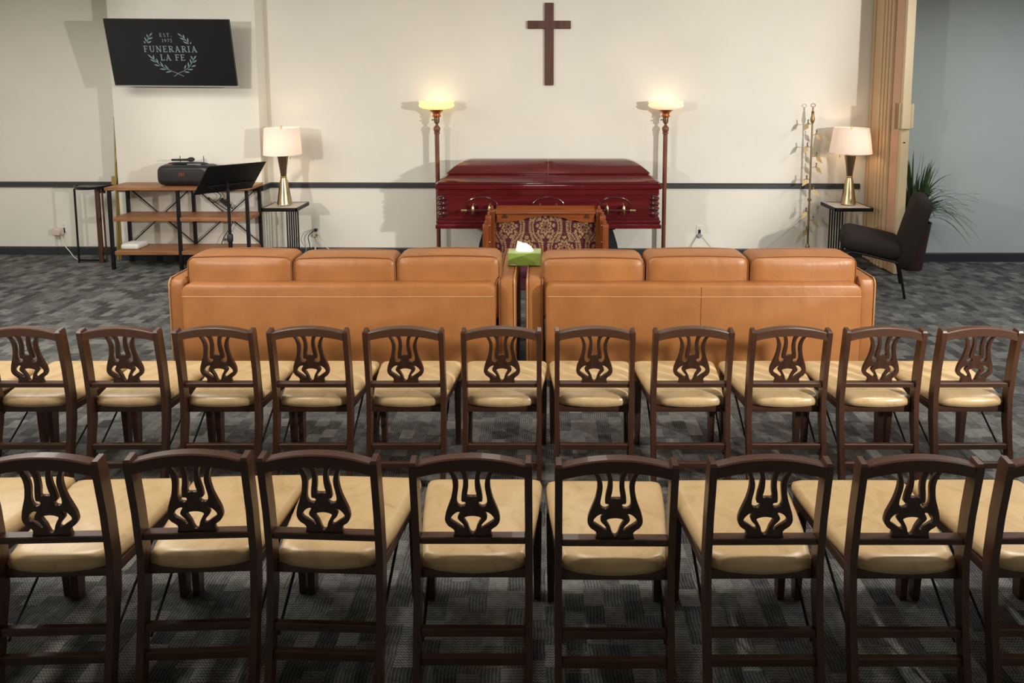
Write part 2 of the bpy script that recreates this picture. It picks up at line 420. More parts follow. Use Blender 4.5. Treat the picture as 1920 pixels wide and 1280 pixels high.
def make_chair():
    t = thing('lyre_back_chair', '', 'chair')
    for s in (-1, 1):
        bm = B(); L = []
        for z in (0, .09, .18, .26, .34, .42, .47, .55, .64, .75, .835):
            y = lean(z); hw, hd = .0125, (.0215 if z > .3 else .018)
            x = s*.19
            L.append([(x-hw, y-hd, z), (x+hw, y-hd, z), (x+hw, y+hd, z), (x-hw, y+hd, z)])
        y = lean(.84); L.append([(s*.19-.009, y-.017, .844), (s*.19+.009, y-.017, .844), (s*.19+.009, y+.018, .850), (s*.19-.009, y+.018, .850)])
        obj('rear_post', loft(bm, L), M['walnut'], t, 30)
    # crest rail
    bm = B(); L = []
    for i in range(17):
        u = -1+i/8; x = u*.178; z = .86-.026*u*u; zb = z-.041-.002*(1-u*u); y0 = lean(.83)
        L.append([(x, y0-.018, zb), (x, y0+.017, zb), (x, y0+.017, z-.002), (x, y0+.013, z+.001), (x, y0-.014, z), (x, y0-.018, z-.004)])
    obj('crest_rail', loft(bm, L), M['walnut_x'], t, 30)
    o = bpy.data.objects.new('lyre_splat', SPLAT); C.objects.link(o); o.parent = t
    y = lean(.55); obj('back_rail', box(B(), (0, y+.001, .542), (.356, .033, .024), .003), M['walnut_x'], t)
    for z, y, h in ((.222, .012, .030), (.128, .0, .032)):
        obj('stretcher', box(B(), (0, y, z), (.356, .020, h), .003), M['walnut_x'], t)
    # seat cushion: trapezoid, domed
    def outline(sc):
        ins = 0
        pts = [(-.172+ins, .045+ins*.5), (-.12, .027+ins), (-.06, .018+ins), (0, .015+ins), (.06, .018+ins), (.12, .027+ins), (.172-ins, .045+ins*.5)]
        R = [(.185, .09), (.204, .18), (.219, .28), (.230, .38), (.234, .44), (.228, .459), (.206, .465)]
        F = [(.1, .466-ins), (0, .466-ins), (-.1, .466-ins)]
        O = pts+R+F+[(-a, b) for a, b in R[::-1]]
        return [(a*(1-sc/.2), .25+(b-.25)*(1-sc/.22)) for a, b in O]
    bm = B(); LV = [(.012, .422), (.002, .428), (0, .445), (.004, .462), (.014, .472), (.032, .4775), (.07, .481)]
    loft(bm, [[(a, b, z) for a, b in outline(i)] for i, z in LV], False)
    bm.verts.ensure_lookup_table(); n = len(outline(0)); tot = len(bm.verts)
    bm.faces.new(bm.verts[:n])
    ring = list(bm.verts)[tot-n:]
    in1 = [bm.verts.new((v.co.x*.5, .25+(v.co.y-.25)*.5, .4845)) for v in ring]
    for i in range(n):
        j = (i+1) % n; bm.faces.new((ring[i], ring[j], in1[j], in1[i]))
    cv = bm.verts.new((0, .25, .4855))
    for i in range(n): bm.faces.new((in1[i], in1[(i+1) % n], cv))
    obj('seat', bm, M['vinyl'], t, 60)
    # frame under the seat
    bm = B()
    box(bm, (0, .058, .403), (.356, .02, .036), .002); box(bm, (0, .438, .405), (.42, .02, .038), .002)
    for s in (-1, 1):
        a, b = Vector((s*.178, .06, .404)), Vector((s*.218, .44, .404)); d = b-a
        box(bm, (a+b)/2, (.02, d.length, .038), .002, ('Z', -math.atan2(d.x, d.y)))
    obj('seat_frame', bm, M['walnut_x'], t)
    for s in (-1, 1):
        bm = B(); x = s*.2135
        loft(bm, [[(x-a, .405-b, z), (x+a, .405-b, z), (x+a, .405+b, z), (x-a, .405+b, z)] for a, b, z in ((.013, .017, 0), (.0165, .024, .2), (.018, .027, .386))])
        obj('front_leg', bm, M['walnut'], t)
        bm = B(); tube(bm, [(s*.186, .30, .385), (s*.182, .20, .30), (s*.178, .03, .165)], .0055, 4)
        obj('folding_brace', bm, M['metal_black'], t)
    return t
def copy_tree(o, parent=None):
    c = o.copy(); C.objects.link(c)
    if parent: c.parent = parent
    for ch in list(o.children): copy_tree(ch, c)
    return c
ORD = ['first', 'second', 'third', 'fourth', 'fifth', 'sixth', 'seventh', 'eighth', 'ninth', 'tenth', 'eleventh', 'twelfth']
proto = make_chair(); used = [False]
def put_chair(x, y, rz, label):
    o = copy_tree(proto) if used[0] else proto
    used[0] = True
    o.location = (x, y, 0); o.rotation_euler = (0, 0, math.radians(rz)); o['label'] = label
    o['group'] = 'lyre-back wooden chairs set out in two rows'
rowA = [(-2.15, 1.955, 2), (-1.672, 1.945, 1.6), (-1.192, 1.965, 2.0), (-.755, 1.96, -2.2), (-.245, 1.942, 0), (.235, 1.931, -.3), (.741, 1.937, .3), (1.234, 1.937, 0), (1.715, 1.94, 0), (2.195, 1.945, 0)]
A_lab = ['tan chair cut off at the left edge, nearest row, only its seat corner in view',
         'leftmost lyre-back wooden chair of the nearest row with its lyre in full view',
         'lyre-back chair in the nearest row, second lyre from the left edge',
         'lyre-back chair in the nearest row, third lyre from the left edge',
         'lyre-back chair in the nearest row, just left of the middle gap',
         'lyre-back chair in the nearest row, just right of the middle gap',
         'lyre-back chair in the nearest row, second to the right of the middle gap',
         'lyre-back chair in the nearest row, third to the right of the middle gap',
         'lyre-back chair in the nearest row with its right half cut off by the right edge',
         'tan-seated chair past the right edge, nearest row, only its seat corner in view']
for (x, y, r), l in zip(rowA, A_lab): put_chair(x, y, r, l)
rowB = [(-3.115, 3.02, 0), (-2.63, 3.02, 0), (-2.142, 3.02, .4), (-1.665, 3.02, .2), (-1.192, 3.02, 0), (-.712, 3.02, .3), (-.220, 3.02, .2), (.251, 3.02, -.8), (.747, 3.02, .2), (1.237, 3.02, -.2), (1.711, 3.02, -.4), (2.190, 3.02, 0)]
where = ['at the left edge, only its seat in view', 'leftmost with its lyre in view', 'second lyre from the left', 'third lyre from the left, by the left sofa\'s end',
         'fourth lyre from the left, behind the left sofa', 'fifth lyre from the left, behind the left sofa', 'sixth lyre from the left, just left of the middle gap',
         'just right of the middle gap, sixth lyre from the right', 'fifth lyre from the right, behind the right sofa', 'fourth lyre from the right, behind the right sofa',
         'second from the right end of its row... ', 'rightmost of its row with carpet to its right']
where[9] = 'third lyre from the right, behind the right sofa'; where[8] = 'fourth lyre from the right, behind the right sofa'
where[7] = 'just right of the middle gap, fifth lyre from the right'; where[10] = 'second lyre from the right, at the right sofa\'s end'
rng = random.Random(3)
for (x, y, rz), l in zip(rowB, where):
    put_chair(x, y, rz, 'farther row lyre-back chair, '+l)

# ================================================================== SOFAS
def rrect(x0, x1, z0, z1, r, n=5, low=True):
    P = []
    for cx_, cz_, a0 in ((x1-r, z1-r, 0), (x0+r, z1-r, PI/2)):
        for i in range(n+1):
            a = a0+PI/2*i/n; P.append((cx_+r*math.cos(a), cz_+r*math.sin(a)))
    return P+[(x0, z0), (x1, z0)]
def make_sofa(name, label, cx, W, cush, wr):
    t = thing(name, label, 'sofa', (cx, 4.05, 0), 0, 'tan leather sofas')
    h = W/2; pi = h-.140
    L = []
    for ins, y in ((.02, 0), (.006, .006), (0, .02), (0, .10), (.012, .118)):
        L.append([(a, y, b) for a, b in rrect(-pi+ins, pi-ins, .07, .728-ins, .055, 6)])
    bm = loft(B(), L)
    obj('back_panel', bm, M['leather'], t, 40)
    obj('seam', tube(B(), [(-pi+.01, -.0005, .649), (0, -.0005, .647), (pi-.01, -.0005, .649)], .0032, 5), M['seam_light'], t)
    if wr: obj('center_seam', tube(B(), [(-.02, -.0006, .715), (-.02, -.0006, .40)], .002, 4), M['leather_seam'], t)
    for s in (-1, 1):
        xa = s*(h-.065)
        bm = rbox(B(), (xa, .51, .41), (.130, .84, .665), .036, 8, (.0, .006, .004))
        a = obj('arm', bm, M['leather'], t, 50)
        for q in (-1, 1):
            xx = xa+q*.052
            pts = [(xx, .089, .12), (xx, .086, .655), (xx, .087, .70), (xx, .098, .732), (xx, .125, .744), (xx, .18, .746), (xx, .86, .744)]
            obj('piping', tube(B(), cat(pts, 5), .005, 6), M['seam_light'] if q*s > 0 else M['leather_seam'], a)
    for i, (x0, x1, zt) in enumerate(cush):
        w = x1-x0; c = ((x0+x1)/2, .225, .725)
        sz = (w, .235, zt-.44)
        r = .045
        cz = .44+sz[2]/2
        cb = obj('back_cushion', rbox(B(), (c[0], c[1], cz), sz, r, 10, (.006, .018, .014)), M['leather'], t, 70)
        for yy, q in ((c[1]-sz[1]/2+.018, -1), (c[1]+sz[1]/2-.018, 1)):
            pts = []
            for (px_, pz_, a0) in ((w/2-.055, sz[2]/2-.055, 0), (-w/2+.055, sz[2]/2-.055, PI/2), (-w/2+.055, -sz[2]/2+.055, PI), (w/2-.055, -sz[2]/2+.055, 1.5*PI)):
                for k_ in range(5):
                    a = a0+PI/2*k_/4; R = .055-.006
                    bul = .011*(1-(px_+R*math.cos(a))**2/(w/2)**2)
                    pts.append((c[0]+px_+R*math.cos(a), yy, cz+pz_+R*math.sin(a)))
            # sag/bulge along the top edge
            full = []
            for a_, b_ in zip(pts, pts[1:]+pts[:1]):
                a_, b_ = Vector(a_), Vector(b_)
                n_ = max(1, int((b_-a_).length/.05))
                for k_ in range(n_): full.append(a_.lerp(b_, k_/n_))
            for p in full:
                u = (p.x-c[0])/(w/2); v_ = (p.z-cz)/(sz[2]/2)
                p.z += math.copysign(.012*(1-u*u)*abs(v_)**3, v_); p.x += math.copysign(.004*(1-v_*v_)*abs(u)**3, u)
            obj('piping', tube(B(), full, .0048, 6, closed=True), M['leather_seam'], cb)
    n = len(cush); sw = (2*pi-.02)/n
    for i in range(n):
        obj('seat_cushion', rbox(B(), (-pi+.01+sw*(i+.5), .64, .36), (sw-.006, .60, .17), .04, 7, (0, .01, .012)), M['leather'], t, 70)
    obj('base', b3(-pi, pi, .10, .90, .09, .28, .01), M['leather'], t)
    for x in (-h+.08, h-.08):
        for y in (.16, .86):
            obj('leg', lathe(B(), [(.02, 0), (.026, .09)], 12, (x, y, 0)), M['walnut'], t)
    return t
make_sofa('leather_sofa', 'left tan leather sofa with three back cushions, black speaker and shelf beyond it', -1.3905, 2.387,
          ((-1.072, -.350, .889), (-.342, .362, .880), (.370, 1.080, .892)), False)
make_sofa('leather_sofa', 'right tan leather sofa with three back cushions, black armless chair beyond its end', 1.0675, 2.405,
          ((-1.090, -.384, .879), (-.370, .332, .890), (.346, 1.075, .887)), True)

# ================================================================== TISSUE BOX
t = thing('tissue_box', 'green tissue box bridging the sofa arms with a white tissue sticking out', 'tissue box', (-.150, 4.47, .752))
obj('carton', box(B(), (0, 0, .0465), (.240, .118, .092), .0015), M['green_box'], t)
obj('top_panel', box(B(), (0, 0, .0935), (.236, .114, .002)), M['green_light'], t)
bm = B()
for i in range(7): box(bm, (-.097+i*.006, -.0595, .0085+.001*(i % 2)), (.0045, .001, .006))
box(bm, (-.078, -.0595, .0035), (.016, .001, .002))
obj('printed_mark', bm, M['white'], t)
bm = B(); rows = []
for z, w_, d_, sh in ((.090, .068, .030, 0), (.108, .062, .026, -.003), (.128, .053, .020, -.008), (.147, .042, .013, -.012), (.154, .036, .006, -.015)):
    L = []
    for i in range(16):
        a = 2*PI*i/16; k_ = 1+.22*math.sin(a*3+z*40)
        L.append((sh+w_*math.cos(a)*(1+.05*math.sin(5*a)), d_*math.sin(a)*k_, z+.008*math.cos(a*2+1)*(z > .09)+(-.010*math.cos(a)+.004*math.sin(7*a) if z > .14 else 0)))
    rows.append(L)
obj('tissue', loft(bm, rows), M['tissue'], t, 35)

# ================================================================== CASKET ON ITS BIER
CX, CY = .035, 6.80
t = thing('casket', 'closed dark red cherry wood casket with domed two-part lid behind the kneeler', 'casket', (CX, CY, 0))
def rl(hl, hw, z, ch=.006): return [(hl-ch, -hw, z), (hl, -hw+ch, z), (hl, hw-ch, z), (hl-ch, hw, z), (-hl+ch, hw, z), (-hl, hw-ch, z), (-hl, -hw+ch, z), (-hl+ch, -hw, z)]
HL, HW = 1.165, .315
obj('base_moulding', loft(B(), [rl(HL+e, HW+e, z) for e, z in ((.02, .53), (.03, .533), (.03, .568), (.024, .574), (.014, .580), (.018, .590), (.024, .604), (.022, .614), (.010, .620), (.012, .636), (.008, .650), (0, .656))]), M['cherry'], t, 25)
obj('body', loft(B(), [rl(HL, HW, z) for z in (.655, .890)]), M['cherry'], t)
obj('upper_moulding', loft(B(), [rl(HL+e, HW+e, z) for e, z in ((0, .888), (.006, .892), (.004, .945), (.018, .951), (.026, .958), (.026, .992), (.022, .997), (.005, .999))]), M['cherry'], t, 25)
lid = [(.022, 1.002), (.024, 1.012), (.002, 1.016), (.002, 1.024), (-.010, 1.028), (-.078, 1.080), (-.094, 1.093), (-.096, 1.099), (-.082, 1.101), (-.080, 1.110)]
lid = [(e, e, z) for e, z in lid]
K = 12
for i in range(1, K+1):
    q = i/K; f_ = 1-(1-q)**2.15
    lid.append((-.080-.285*q, -.080-.228*q, 1.110+.128*f_))
for nm, x0, x1 in (('head_lid', -9, -.0015), ('foot_lid', .0015, 9)):
    bm = loft(B(), [rl(HL+ex, max(HW+ey, .008), z) for ex, ey, z in lid])
    for pl, no in ((x0, (-1, 0, 0)), (x1, (1, 0, 0))):
        if abs(pl) < 5:
            r_ = bmesh.ops.bisect_plane(bm, geom=bm.verts[:]+bm.edges[:]+bm.faces[:], plane_co=(pl, 0, 0), plane_no=no, clear_outer=True)
            ed = [e for e in r_['geom_cut'] if isinstance(e, bmesh.types.BMEdge)]
            bmesh.ops.edgeloop_fill(bm, edges=ed)
    obj(nm, bm, M['cherry'], t, 25)
for hx in (-.705, .0, .705):
    arch = [(hx+.165*math.cos(a), -HW-.004, .776+.092*math.sin(a)) for a in [PI*i/20 for i in range(21)]]
    pl = obj('handle_plate', loft(B(), [[(x_*1, -HW+.002, z_) for x_, _, z_ in arch], [(hx+(x_-hx)*.96, -HW-.010, .776+(z_-.776)*.95) for x_, _, z_ in arch]]), M['cherry'], t, 30)
    obj('plate_rim', tube(B(), [(x_, -HW-.010, z_) for x_, _, z_ in arch], .009, 8), M['cherry_dark'], pl)
    hb = obj('handle_bar', tube(B(), [(hx-.155, -HW-.062, .735), (hx+.155, -HW-.062, .735)], .0155, 12), M['cherry_dark'], t, 40)
    for s in (-1, 1):
        obj('bar_tip', lathe(B(), [(.0155, 0), (.018, .006), (.018, .05), (.012, .06), (.003, .062)], 12).copy() if False else tube(B(), [(hx+s*.15, -HW-.062, .735), (hx+s*.16, -HW-.062, .735), (hx+s*.21, -HW-.062, .735), (hx+s*.216, -HW-.062, .735)], [.0165, .018, .018, .008], 12), M['brass'], hb, 40)
        bm = B(); lathe(bm, [(.002, -.052), (.012, -.038), (.018, -.012), (.019, .008), (.016, .034), (.008, .052), (.001, .056)], 12, (hx+s*.087, -HW-.068, .738))
        tube(bm, [(hx+s*.087, -HW-.06, .748), (hx+s*.087, -HW-.003, .800)], .008, 8)
        obj('handle_arm', bm, M['brass'], hb, 40)
for sx in (-1, 1):
    for sy in (-1, 1):
        pr_ = [(.030, 0), (.034, .006)]
        for k_ in range(4):
            z0 = .008+k_*.054
            pr_ += [(.033, z0), (.049, z0+.012), (.056, z0+.026), (.049, z0+.041), (.034, z0+.053)]
        pr_ += [(.034, .226), (.030, .232)]
        obj('corner_post', lathe(B(), pr_, 16, (sx*(HL-.042), sy*(HW-.012), .656)), M['cherry_dark'], t, 40)
t = thing('casket_bier', 'black draped bier holding up the red casket, flared to the floor', 'bier', (CX, CY, 0))
obj('deck', b3(-.72, .72, -.24, .24, .495, .53, .006), M['metal_black'], t)
L = []
for z, a, b in ((.50, .69, .20), (.42, .725, .22), (.30, .76, .235), (.16, .785, .245), (.004, .80, .255)):
    L.append([((a*math.copysign(abs(math.cos(q))**.6, math.cos(q)))*(1+.010*math.sin(38*q)*(.55-z)*2), b*math.copysign(abs(math.sin(q))**.6, math.sin(q))*(1+.05*math.sin(38*q)*(.55-z)*2), z) for q in [2*PI*i/228 for i in range(228)]])
obj('drape', loft(B(), L), M['black_cloth'], t, 60)

# ================================================================== KNEELER
t = thing('kneeler', 'orange oak prayer kneeler with gold damask front panel before the casket', 'kneeler', (.005, 6.30, 0))
obj('damask_panel', rbox(B(), (0, .02, .44), (1.06, .03, .62), .012, 8, (0, .006, 0)), M['damask'], t, 50)
bm = B(); loft(bm, [[(-.51, -.075, .744), (-.51, -.07, .756), (-.51, .06, .798), (-.51, .09, .798), (-.51, .09, .776), (-.51, .06, .776)], [(.51, -.075, .744), (.51, -.07, .756), (.51, .06, .798), (.51, .09, .798), (.51, .09, .776), (.51, .06, .776)]])
obj('armrest', bm, M['kneeler_wood_x'], t)
obj('armrest_edge', tube(B(), [(-.505, -.072, .748), (.505, -.072, .748)], .011, 10), M['kneeler_wood_x'], t, 50)
# scalloped apron below the armrest
low = []
for i in range(41):
    x_ = -.5+i/40; u = abs(x_)
    if u < .19: z_ = .706+.010*math.cos(x_/.19*PI)-.0*u
    elif u < .30: z_ = .696-(u-.19)*.25-.012*math.sin((u-.19)/.11*PI)
    else: z_ = .668-.022*min(1, (u-.30)/.08)
    low.append((x_, z_))
bm = prism(B(), low+[(.5, .752), (-.5, .752)], -.045, -.022)
obj('apron', bm, M['kneeler_wood_x'], t)
for s in (-1, 1):
    bm = B()
    for q in range(3):
        a = 2*PI*q/3+PI/2; lathe(bm, [(.016, -.001), (.016, .001)], 10, (0, 0, 0))
        for v in bm.verts[-20:]:
            v.co = Vector((s*.42+.018*math.cos(a)+v.co.x, -.0465+v.co.z, .712+.018*math.sin(a)+v.co.y))
    obj('carved_trefoil', bm, M['walnut'], t)
    for q, (x_, y_, zt, w_, dp) in enumerate(((.548, -.02, .782, .062, .07), (.578, -.10, .735, .058, .07), (.598, -.19, .668, .056, .10))):
        bm = B(); pts = []
        for i in range(9):
            a = PI*i/8; pts.append((math.cos(a)*dp*.5, zt-.03+.03*math.sin(a)))
        pts = [(dp*.5, .0)]+pts+[(-dp*.5, .0)]
        prism(bm, [(y_+a, b) for a, b in pts], s*x_-w_/2, s*x_+w_/2, 'yz')
        sp_ = obj('side_post', bm, M['kneeler_wood'], t, 40)
        obj('finial', lathe(B(), [(.014, 0), (.018, .006), (.012, .014), (.016, .022), (.010, .034), (.002, .038)], 12, (s*x_, y_, zt-.002)), M['kneeler_wood'], sp_, 40)
    for z_ in (.30, .47, .64): obj('brass_stud', lathe(B(), [(.002, -.002), (.008, 0), (.006, .004), (.001, .006)], 8, (0, 0, 0)), M['brass'], t, 40, (s*.566, -.145, z_))
obj('kneeling_pad', rbox(B(), (0, -.17, .17), (1.06, .17, .10), .035, 7, (0, 0, .012)), M['pad'], t, 60)
obj('pad_cloth', b3(-.53, .53, -.245, -.10, .0, .13, .006), M['pad'], t)

# ================================================================== TORCHIERES
def torchiere(label, x, glass, e, colr):
    t = thing('torchiere_lamp', label, 'floor lamp', (x, 7.11, 0), 0, 'torchieres flanking the casket')
    obj('base', lathe(B(), [(.135, 0), (.135, .012), (.12, .025), (.06, .045), (.03, .075), (.024, .09)], 28), M['lamp_wood'], t, 40)
    obj('pole', lathe(B(), [(.024, .085), (.025, .8), (.026, 1.48), (.034, 1.485), (.034, 1.497), (.028, 1.503), (.033, 1.512), (.042, 1.545), (.036, 1.56), (.016, 1.585), (.013, 1.60)], 20), M['lamp_wood'], t, 40)
    so = obj('socket', lathe(B(), [(.014, 1.598), (.030, 1.61), (.033, 1.64), (.033, 1.672), (.028, 1.676)], 20), M['bronze'], t, 40)
    obj('switch_knob', tube(B(), [(-.03, -.005, 1.645), (-.058, -.008, 1.645)], [.006, .009], 8), M['bronze'], so)
    cr = lathe(B(), [(.030, 1.674), (.048, 1.680), (.050, 1.694), (.042, 1.700), (.041, 1.712), (.05, 1.738), (.070, 1.762), (.084, 1.766), (.080, 1.758), (.046, 1.722), (.030, 1.700)], 24, cap=False)
    obj('shade_holder', cr, M['copper'], t, 40)
    bm = lathe(B(), [(.06, 1.757), (.10, 1.766), (.155, 1.776), (.188, 1.790), (.201, 1.806), (.199, 1.820), (.190, 1.829), (.191, 1.836), (.200, 1.846), (.201, 1.858), (.196, 1.858), (.186, 1.836), (.192, 1.812), (.150, 1.783), (.06, 1.762)], 40, cap=False)
    obj('glass_bowl', bm, glass, t, 60)
    obj('bulb', lathe(B(), [(.012, 1.70), (.03, 1.76), (.035, 1.79), (.025, 1.815), (.004, 1.824)], 16), M['glass_cream'], t, 60)
    l = lamp('torchiere_glow', 'POINT', (x, 7.11, 1.86), e, colr, .05)
torchiere('left torchiere floor lamp with glowing yellow glass bowl by the casket', -1.241, M['glass_yellow'], .6, (1, .72, .5))
torchiere('right torchiere floor lamp with glowing cream glass bowl by the casket', 1.381, M['glass_cream'], .35, (1, .72, .5))

# ================================================================== WALL CROSS
t = thing('wall_cross', 'plain dark wooden cross hung on the wall above the casket', 'cross', (.047, wy(.047), 0))
obj('upright', box(B(), (0, -.018, 2.51), (.104, .03, .944), .004), M['cross_wood'], t)
obj('crossbar', box(B(), (0, -.0185, 2.732), (.498, .033, .092), .004), M['cross_wood'], t)

# ================================================================== TELEVISION
TW, TH = 1.345, .735
t = thing('wall_television', 'tilted black wall television showing a pale green wreath logo', 'television', (-4.06, 6.885, 2.028))
tl = Matrix.Rotation(-math.radians(-10.5), 3, 'X')
def tv(o): o.rotation_euler = (math.radians(10.5), math.radians(.4), 0); return o
tv(obj('screen', b3(-TW/2, TW/2, -.02, .012, .014, TH, .004), M['screen'], t))
tv(obj('bezel_strip', b3(-TW/2, TW/2, -.022, .014, 0, .013, .002), M['silver'], t))
tv(obj('rear_housing', b3(-.45, .45, .012, .05, .06, .5, .012), M['plastic_black'], t))
bm = B(); box(bm, (0, .10, .34), (.30, .02, .30)); box(bm, (0, .158, .30), (.08, .13, .06)); box(bm, (0, .202, .30), (.36, .02, .22))
obj('wall_bracket', bm, M['metal_black'], t)
# the picture on the screen: strokes laid on the glass
LB = B(); tv_l = []
def flush(name):
    global LB
    o_ = obj(name, LB, M['logo'], t); tv_l.append(o_); LB = B()
    if name == 'screen_lettering': o_['kind'] = 'stuff'
def quad(a, b, wa, wb=None):
    a, b = Vector((a[0], a[1])), Vector((b[0], b[1])); wb = wa if wb is None else wb
    d = (b-a)
    if d.length < 1e-6: return
    n = Vector((-d.y, d.x)).normalized()
    vs = [LB.verts.new((p.x, -.0212, p.y)) for p in (a+n*wa/2, b+n*wb/2, b-n*wb/2, a-n*wa/2)]
    LB.faces.new(vs)
def arc(cx_, cy_, rx, ry, a0, a1, n=8): return [(cx_+rx*math.cos(math.radians(a0+(a1-a0)*i/n)), cy_+ry*math.sin(math.radians(a0+(a1-a0)*i/n))) for i in range(n+1)]
TK, TN = .155, .085
G = {
 'F': (.70, [([(.2,0),(.2,1)],TK), ([(.03,.96),(.66,.96)],TN), ([(.2,.52),(.52,.52)],TN), ([(.03,.04),(.42,.04)],TN), ([(.64,1),(.64,.8)],TN), ([(.5,.62),(.5,.42)],TN)]),
 'U': (.86, [([(.2,1),(.2,.32)],TK), (arc(.46,.32,.26,.28,180,360),.11), ([(.72,.32),(.72,1)],TN), ([(.02,.96),(.38,.96)],TN), ([(.58,.96),(.86,.96)],TN)]),
 'N': (.92, [([(.2,0),(.2,1)],TN), ([(.16,.98),(.78,.02)],TK), ([(.78,0),(.78,1)],TN), ([(.02,.04),(.36,.04)],TN), ([(.62,.96),(.94,.96)],TN), ([(.02,.96),(.22,.96)],TN)]),
 'E': (.74, [([(.2,0),(.2,1)],TK), ([(.03,.96),(.66,.96)],TN), ([(.2,.52),(.52,.52)],TN), ([(.03,.04),(.68,.04)],TN), ([(.64,1),(.64,.8)],TN), ([(.68,.22),(.68,0)],TN), ([(.5,.62),(.5,.42)],TN)]),
 'R': (.80, [([(.2,0),(.2,1)],TK), ([(.03,.96),(.42,.96)],TN), (arc(.42,.74,.22,.22,90,-90),.11), ([(.2,.52),(.42,.52)],TN), ([(.40,.52),(.74,.03)],TK), ([(.03,.04),(.4,.04)],TN), ([(.66,.04),(.86,.04)],TN)]),
 'A': (.88, [([(.16,.02),(.44,1)],TN), ([(.42,1),(.74,.02)],TK), ([(.26,.34),(.62,.34)],TN), ([(.02,.04),(.30,.04)],TN), ([(.58,.04),(.92,.04)],TN)]),
 'I': (.42, [([(.2,0),(.2,1)],TK), ([(.02,.96),(.38,.96)],TN), ([(.02,.04),(.38,.04)],TN)]),
 'L': (.68, [([(.2,0),(.2,1)],TK), ([(.03,.96),(.38,.96)],TN), ([(.03,.04),(.64,.04)],TN), ([(.62,.26),(.62,0)],TN)]),
 'S': (.62, [(arc(.32,.74,.2,.22,40,270),.12), (arc(.32,.26,.22,.26,90,-140),.12)]),
 'T': (.74, [([(.36,0),(.36,1)],TK), ([(.04,.96),(.68,.96)],TN), ([(.06,1),(.06,.78)],TN), ([(.66,1),(.66,.78)],TN), ([(.18,.04),(.54,.04)],TN)]),
 '.': (.28, [([(.06,.08),(.22,.08)],.16)]),
 '1': (.44, [([(.24,0),(.24,1)],TK), ([(.06,.84),(.24,.96)],TN), ([(.06,.04),(.42,.04)],TN)]),
 '9': (.62, [(arc(.3,.68,.2,.28,0,360,14),.12), ([(.5,.68),(.46,.3),(.24,.0)],.12)]),
 '7': (.60, [([(.06,.94),(.56,.94)],.12), ([(.54,.94),(.24,0)],.14), ([(.08,1),(.08,.78)],TN)]),
 '5': (.60, [([(.16,.95),(.52,.95)],.12), ([(.16,.98),(.14,.56)],TN), (arc(.28,.30,.22,.29,110,-150,10),.12)]),
 ' ': (.34, []),
 'J': (.62, [([(.44,1),(.44,.28)],.2), (arc(.25,.28,.19,.2,0,-170,6),.2)]),
 'B': (.72, [([(.16,0),(.16,1)],.2), (arc(.34,.74,.2,.19,90,-90,6),.18), (arc(.36,.28,.22,.21,90,-90,6),.18), ([(.16,.92),(.36,.92)],.16), ([(.16,.51),(.36,.51)],.16), ([(.16,.08),(.36,.08)],.16)]),
}
def word(s, cx_, base, h, width):
    tot = sum(G[c][0] for c in s); gap = (width/h-tot)/max(1, len(s)-1); x_ = cx_-width/2
    for c in s:
        for pts, wd in G[c][1]:
            for a, b in zip(pts, pts[1:]):
                quad((x_+a[0]*h, base+a[1]*h), (x_+b[0]*h, base+b[1]*h), wd*h)
        x_ += (G[c][0]+gap)*h
U = TW/231; LZ = lambda py: TH-(py-31.5)*TH/131
LX = lambda px_: (px_-321.5)*U
word('EST.', LX(316.5), LZ(65.2), .0385, 22.5*U); flush('screen_lettering')
word('1975', LX(318), LZ(75.6), .036, 19*U); flush('screen_lettering')
word('FUNERARIA', LX(321.5), LZ(94.8), .068, 99*U); flush('screen_lettering')
word('LA FE', LX(323.5), LZ(111), .068, 46*U); flush('screen_lettering')
def wleaf(bx, by, tx, ty, wd):
    a, b = Vector((LX(bx), LZ(by))), Vector((LX(tx), LZ(ty))); d = b-a; n = Vector((-d.y, d.x)).normalized()*wd*U
    P = [a, a+d*.3+n*.75, a+d*.6+n, a+d*.85+n*.5, b, a+d*.85-n*.5, a+d*.6-n, a+d*.3-n*.75]
    LB.faces.new([LB.verts.new((p.x, -.0212, p.y)) for p in P])
zz = lambda x_, y_: (260+x_/12.19, 45+y_/12.19)       # picture-detail units
def zl(a, b, c, d, wd=1.25): wleaf(*zz(a, b), *zz(c, d), wd)
def zs(*P):
    P = [zz(*p) for p in P]
    for a, b in zip(P, P[1:]): quad((LX(a[0]), LZ(a[1])), (LX(b[0]), LZ(b[1])), .0055)
zs((970, 1180), (830, 1105), (700, 1050), (590, 1000), (440, 890), (350, 775), (290, 720))
for q in ((345, 790, 215, 655), (345, 780, 345, 670), (390, 850, 255, 775), (430, 880, 400, 750), (455, 940, 325, 895), (540, 975, 475, 830), (590, 1020, 435, 1000), (650, 1020, 560, 900), (705, 1060, 565, 1085)): zl(*q)
flush('screen_wreath')
zs((745, 1180), (860, 1100), (985, 1050), (1110, 965), (1180, 880), (1240, 790), (1280, 730))
for q in ((1240, 780, 1315, 680), (1230, 790, 1195, 680), (1225, 850, 1315, 790), (1180, 880, 1165, 760), (1165, 950, 1285, 910), (1105, 970, 1115, 835), (1070, 1015, 1210, 1010), (1000, 1010, 1055, 900), (985, 1065, 1115, 1085)): zl(*q)
flush('screen_wreath')
zs((262, 400), (285, 290), (330, 230))
for q in ((325, 235, 400, 155), (285, 270, 275, 185), (285, 310, 400, 260), (255, 380, 210, 255), (265, 400, 355, 345), (215, 405, 180, 350)): zl(*q)
flush('screen_wreath')
zs((1185, 410), (1120, 300), (1060, 230))
for q in ((1065, 240, 965, 160), (1110, 290, 1090, 190), (1130, 330, 1005, 265), (1180, 380, 1180, 265), (1180, 415, 1065, 345), (1225, 415, 1245, 365)): zl(*q)
flush('screen_wreath'); LB.free()
for o in tv_l: tv(o)

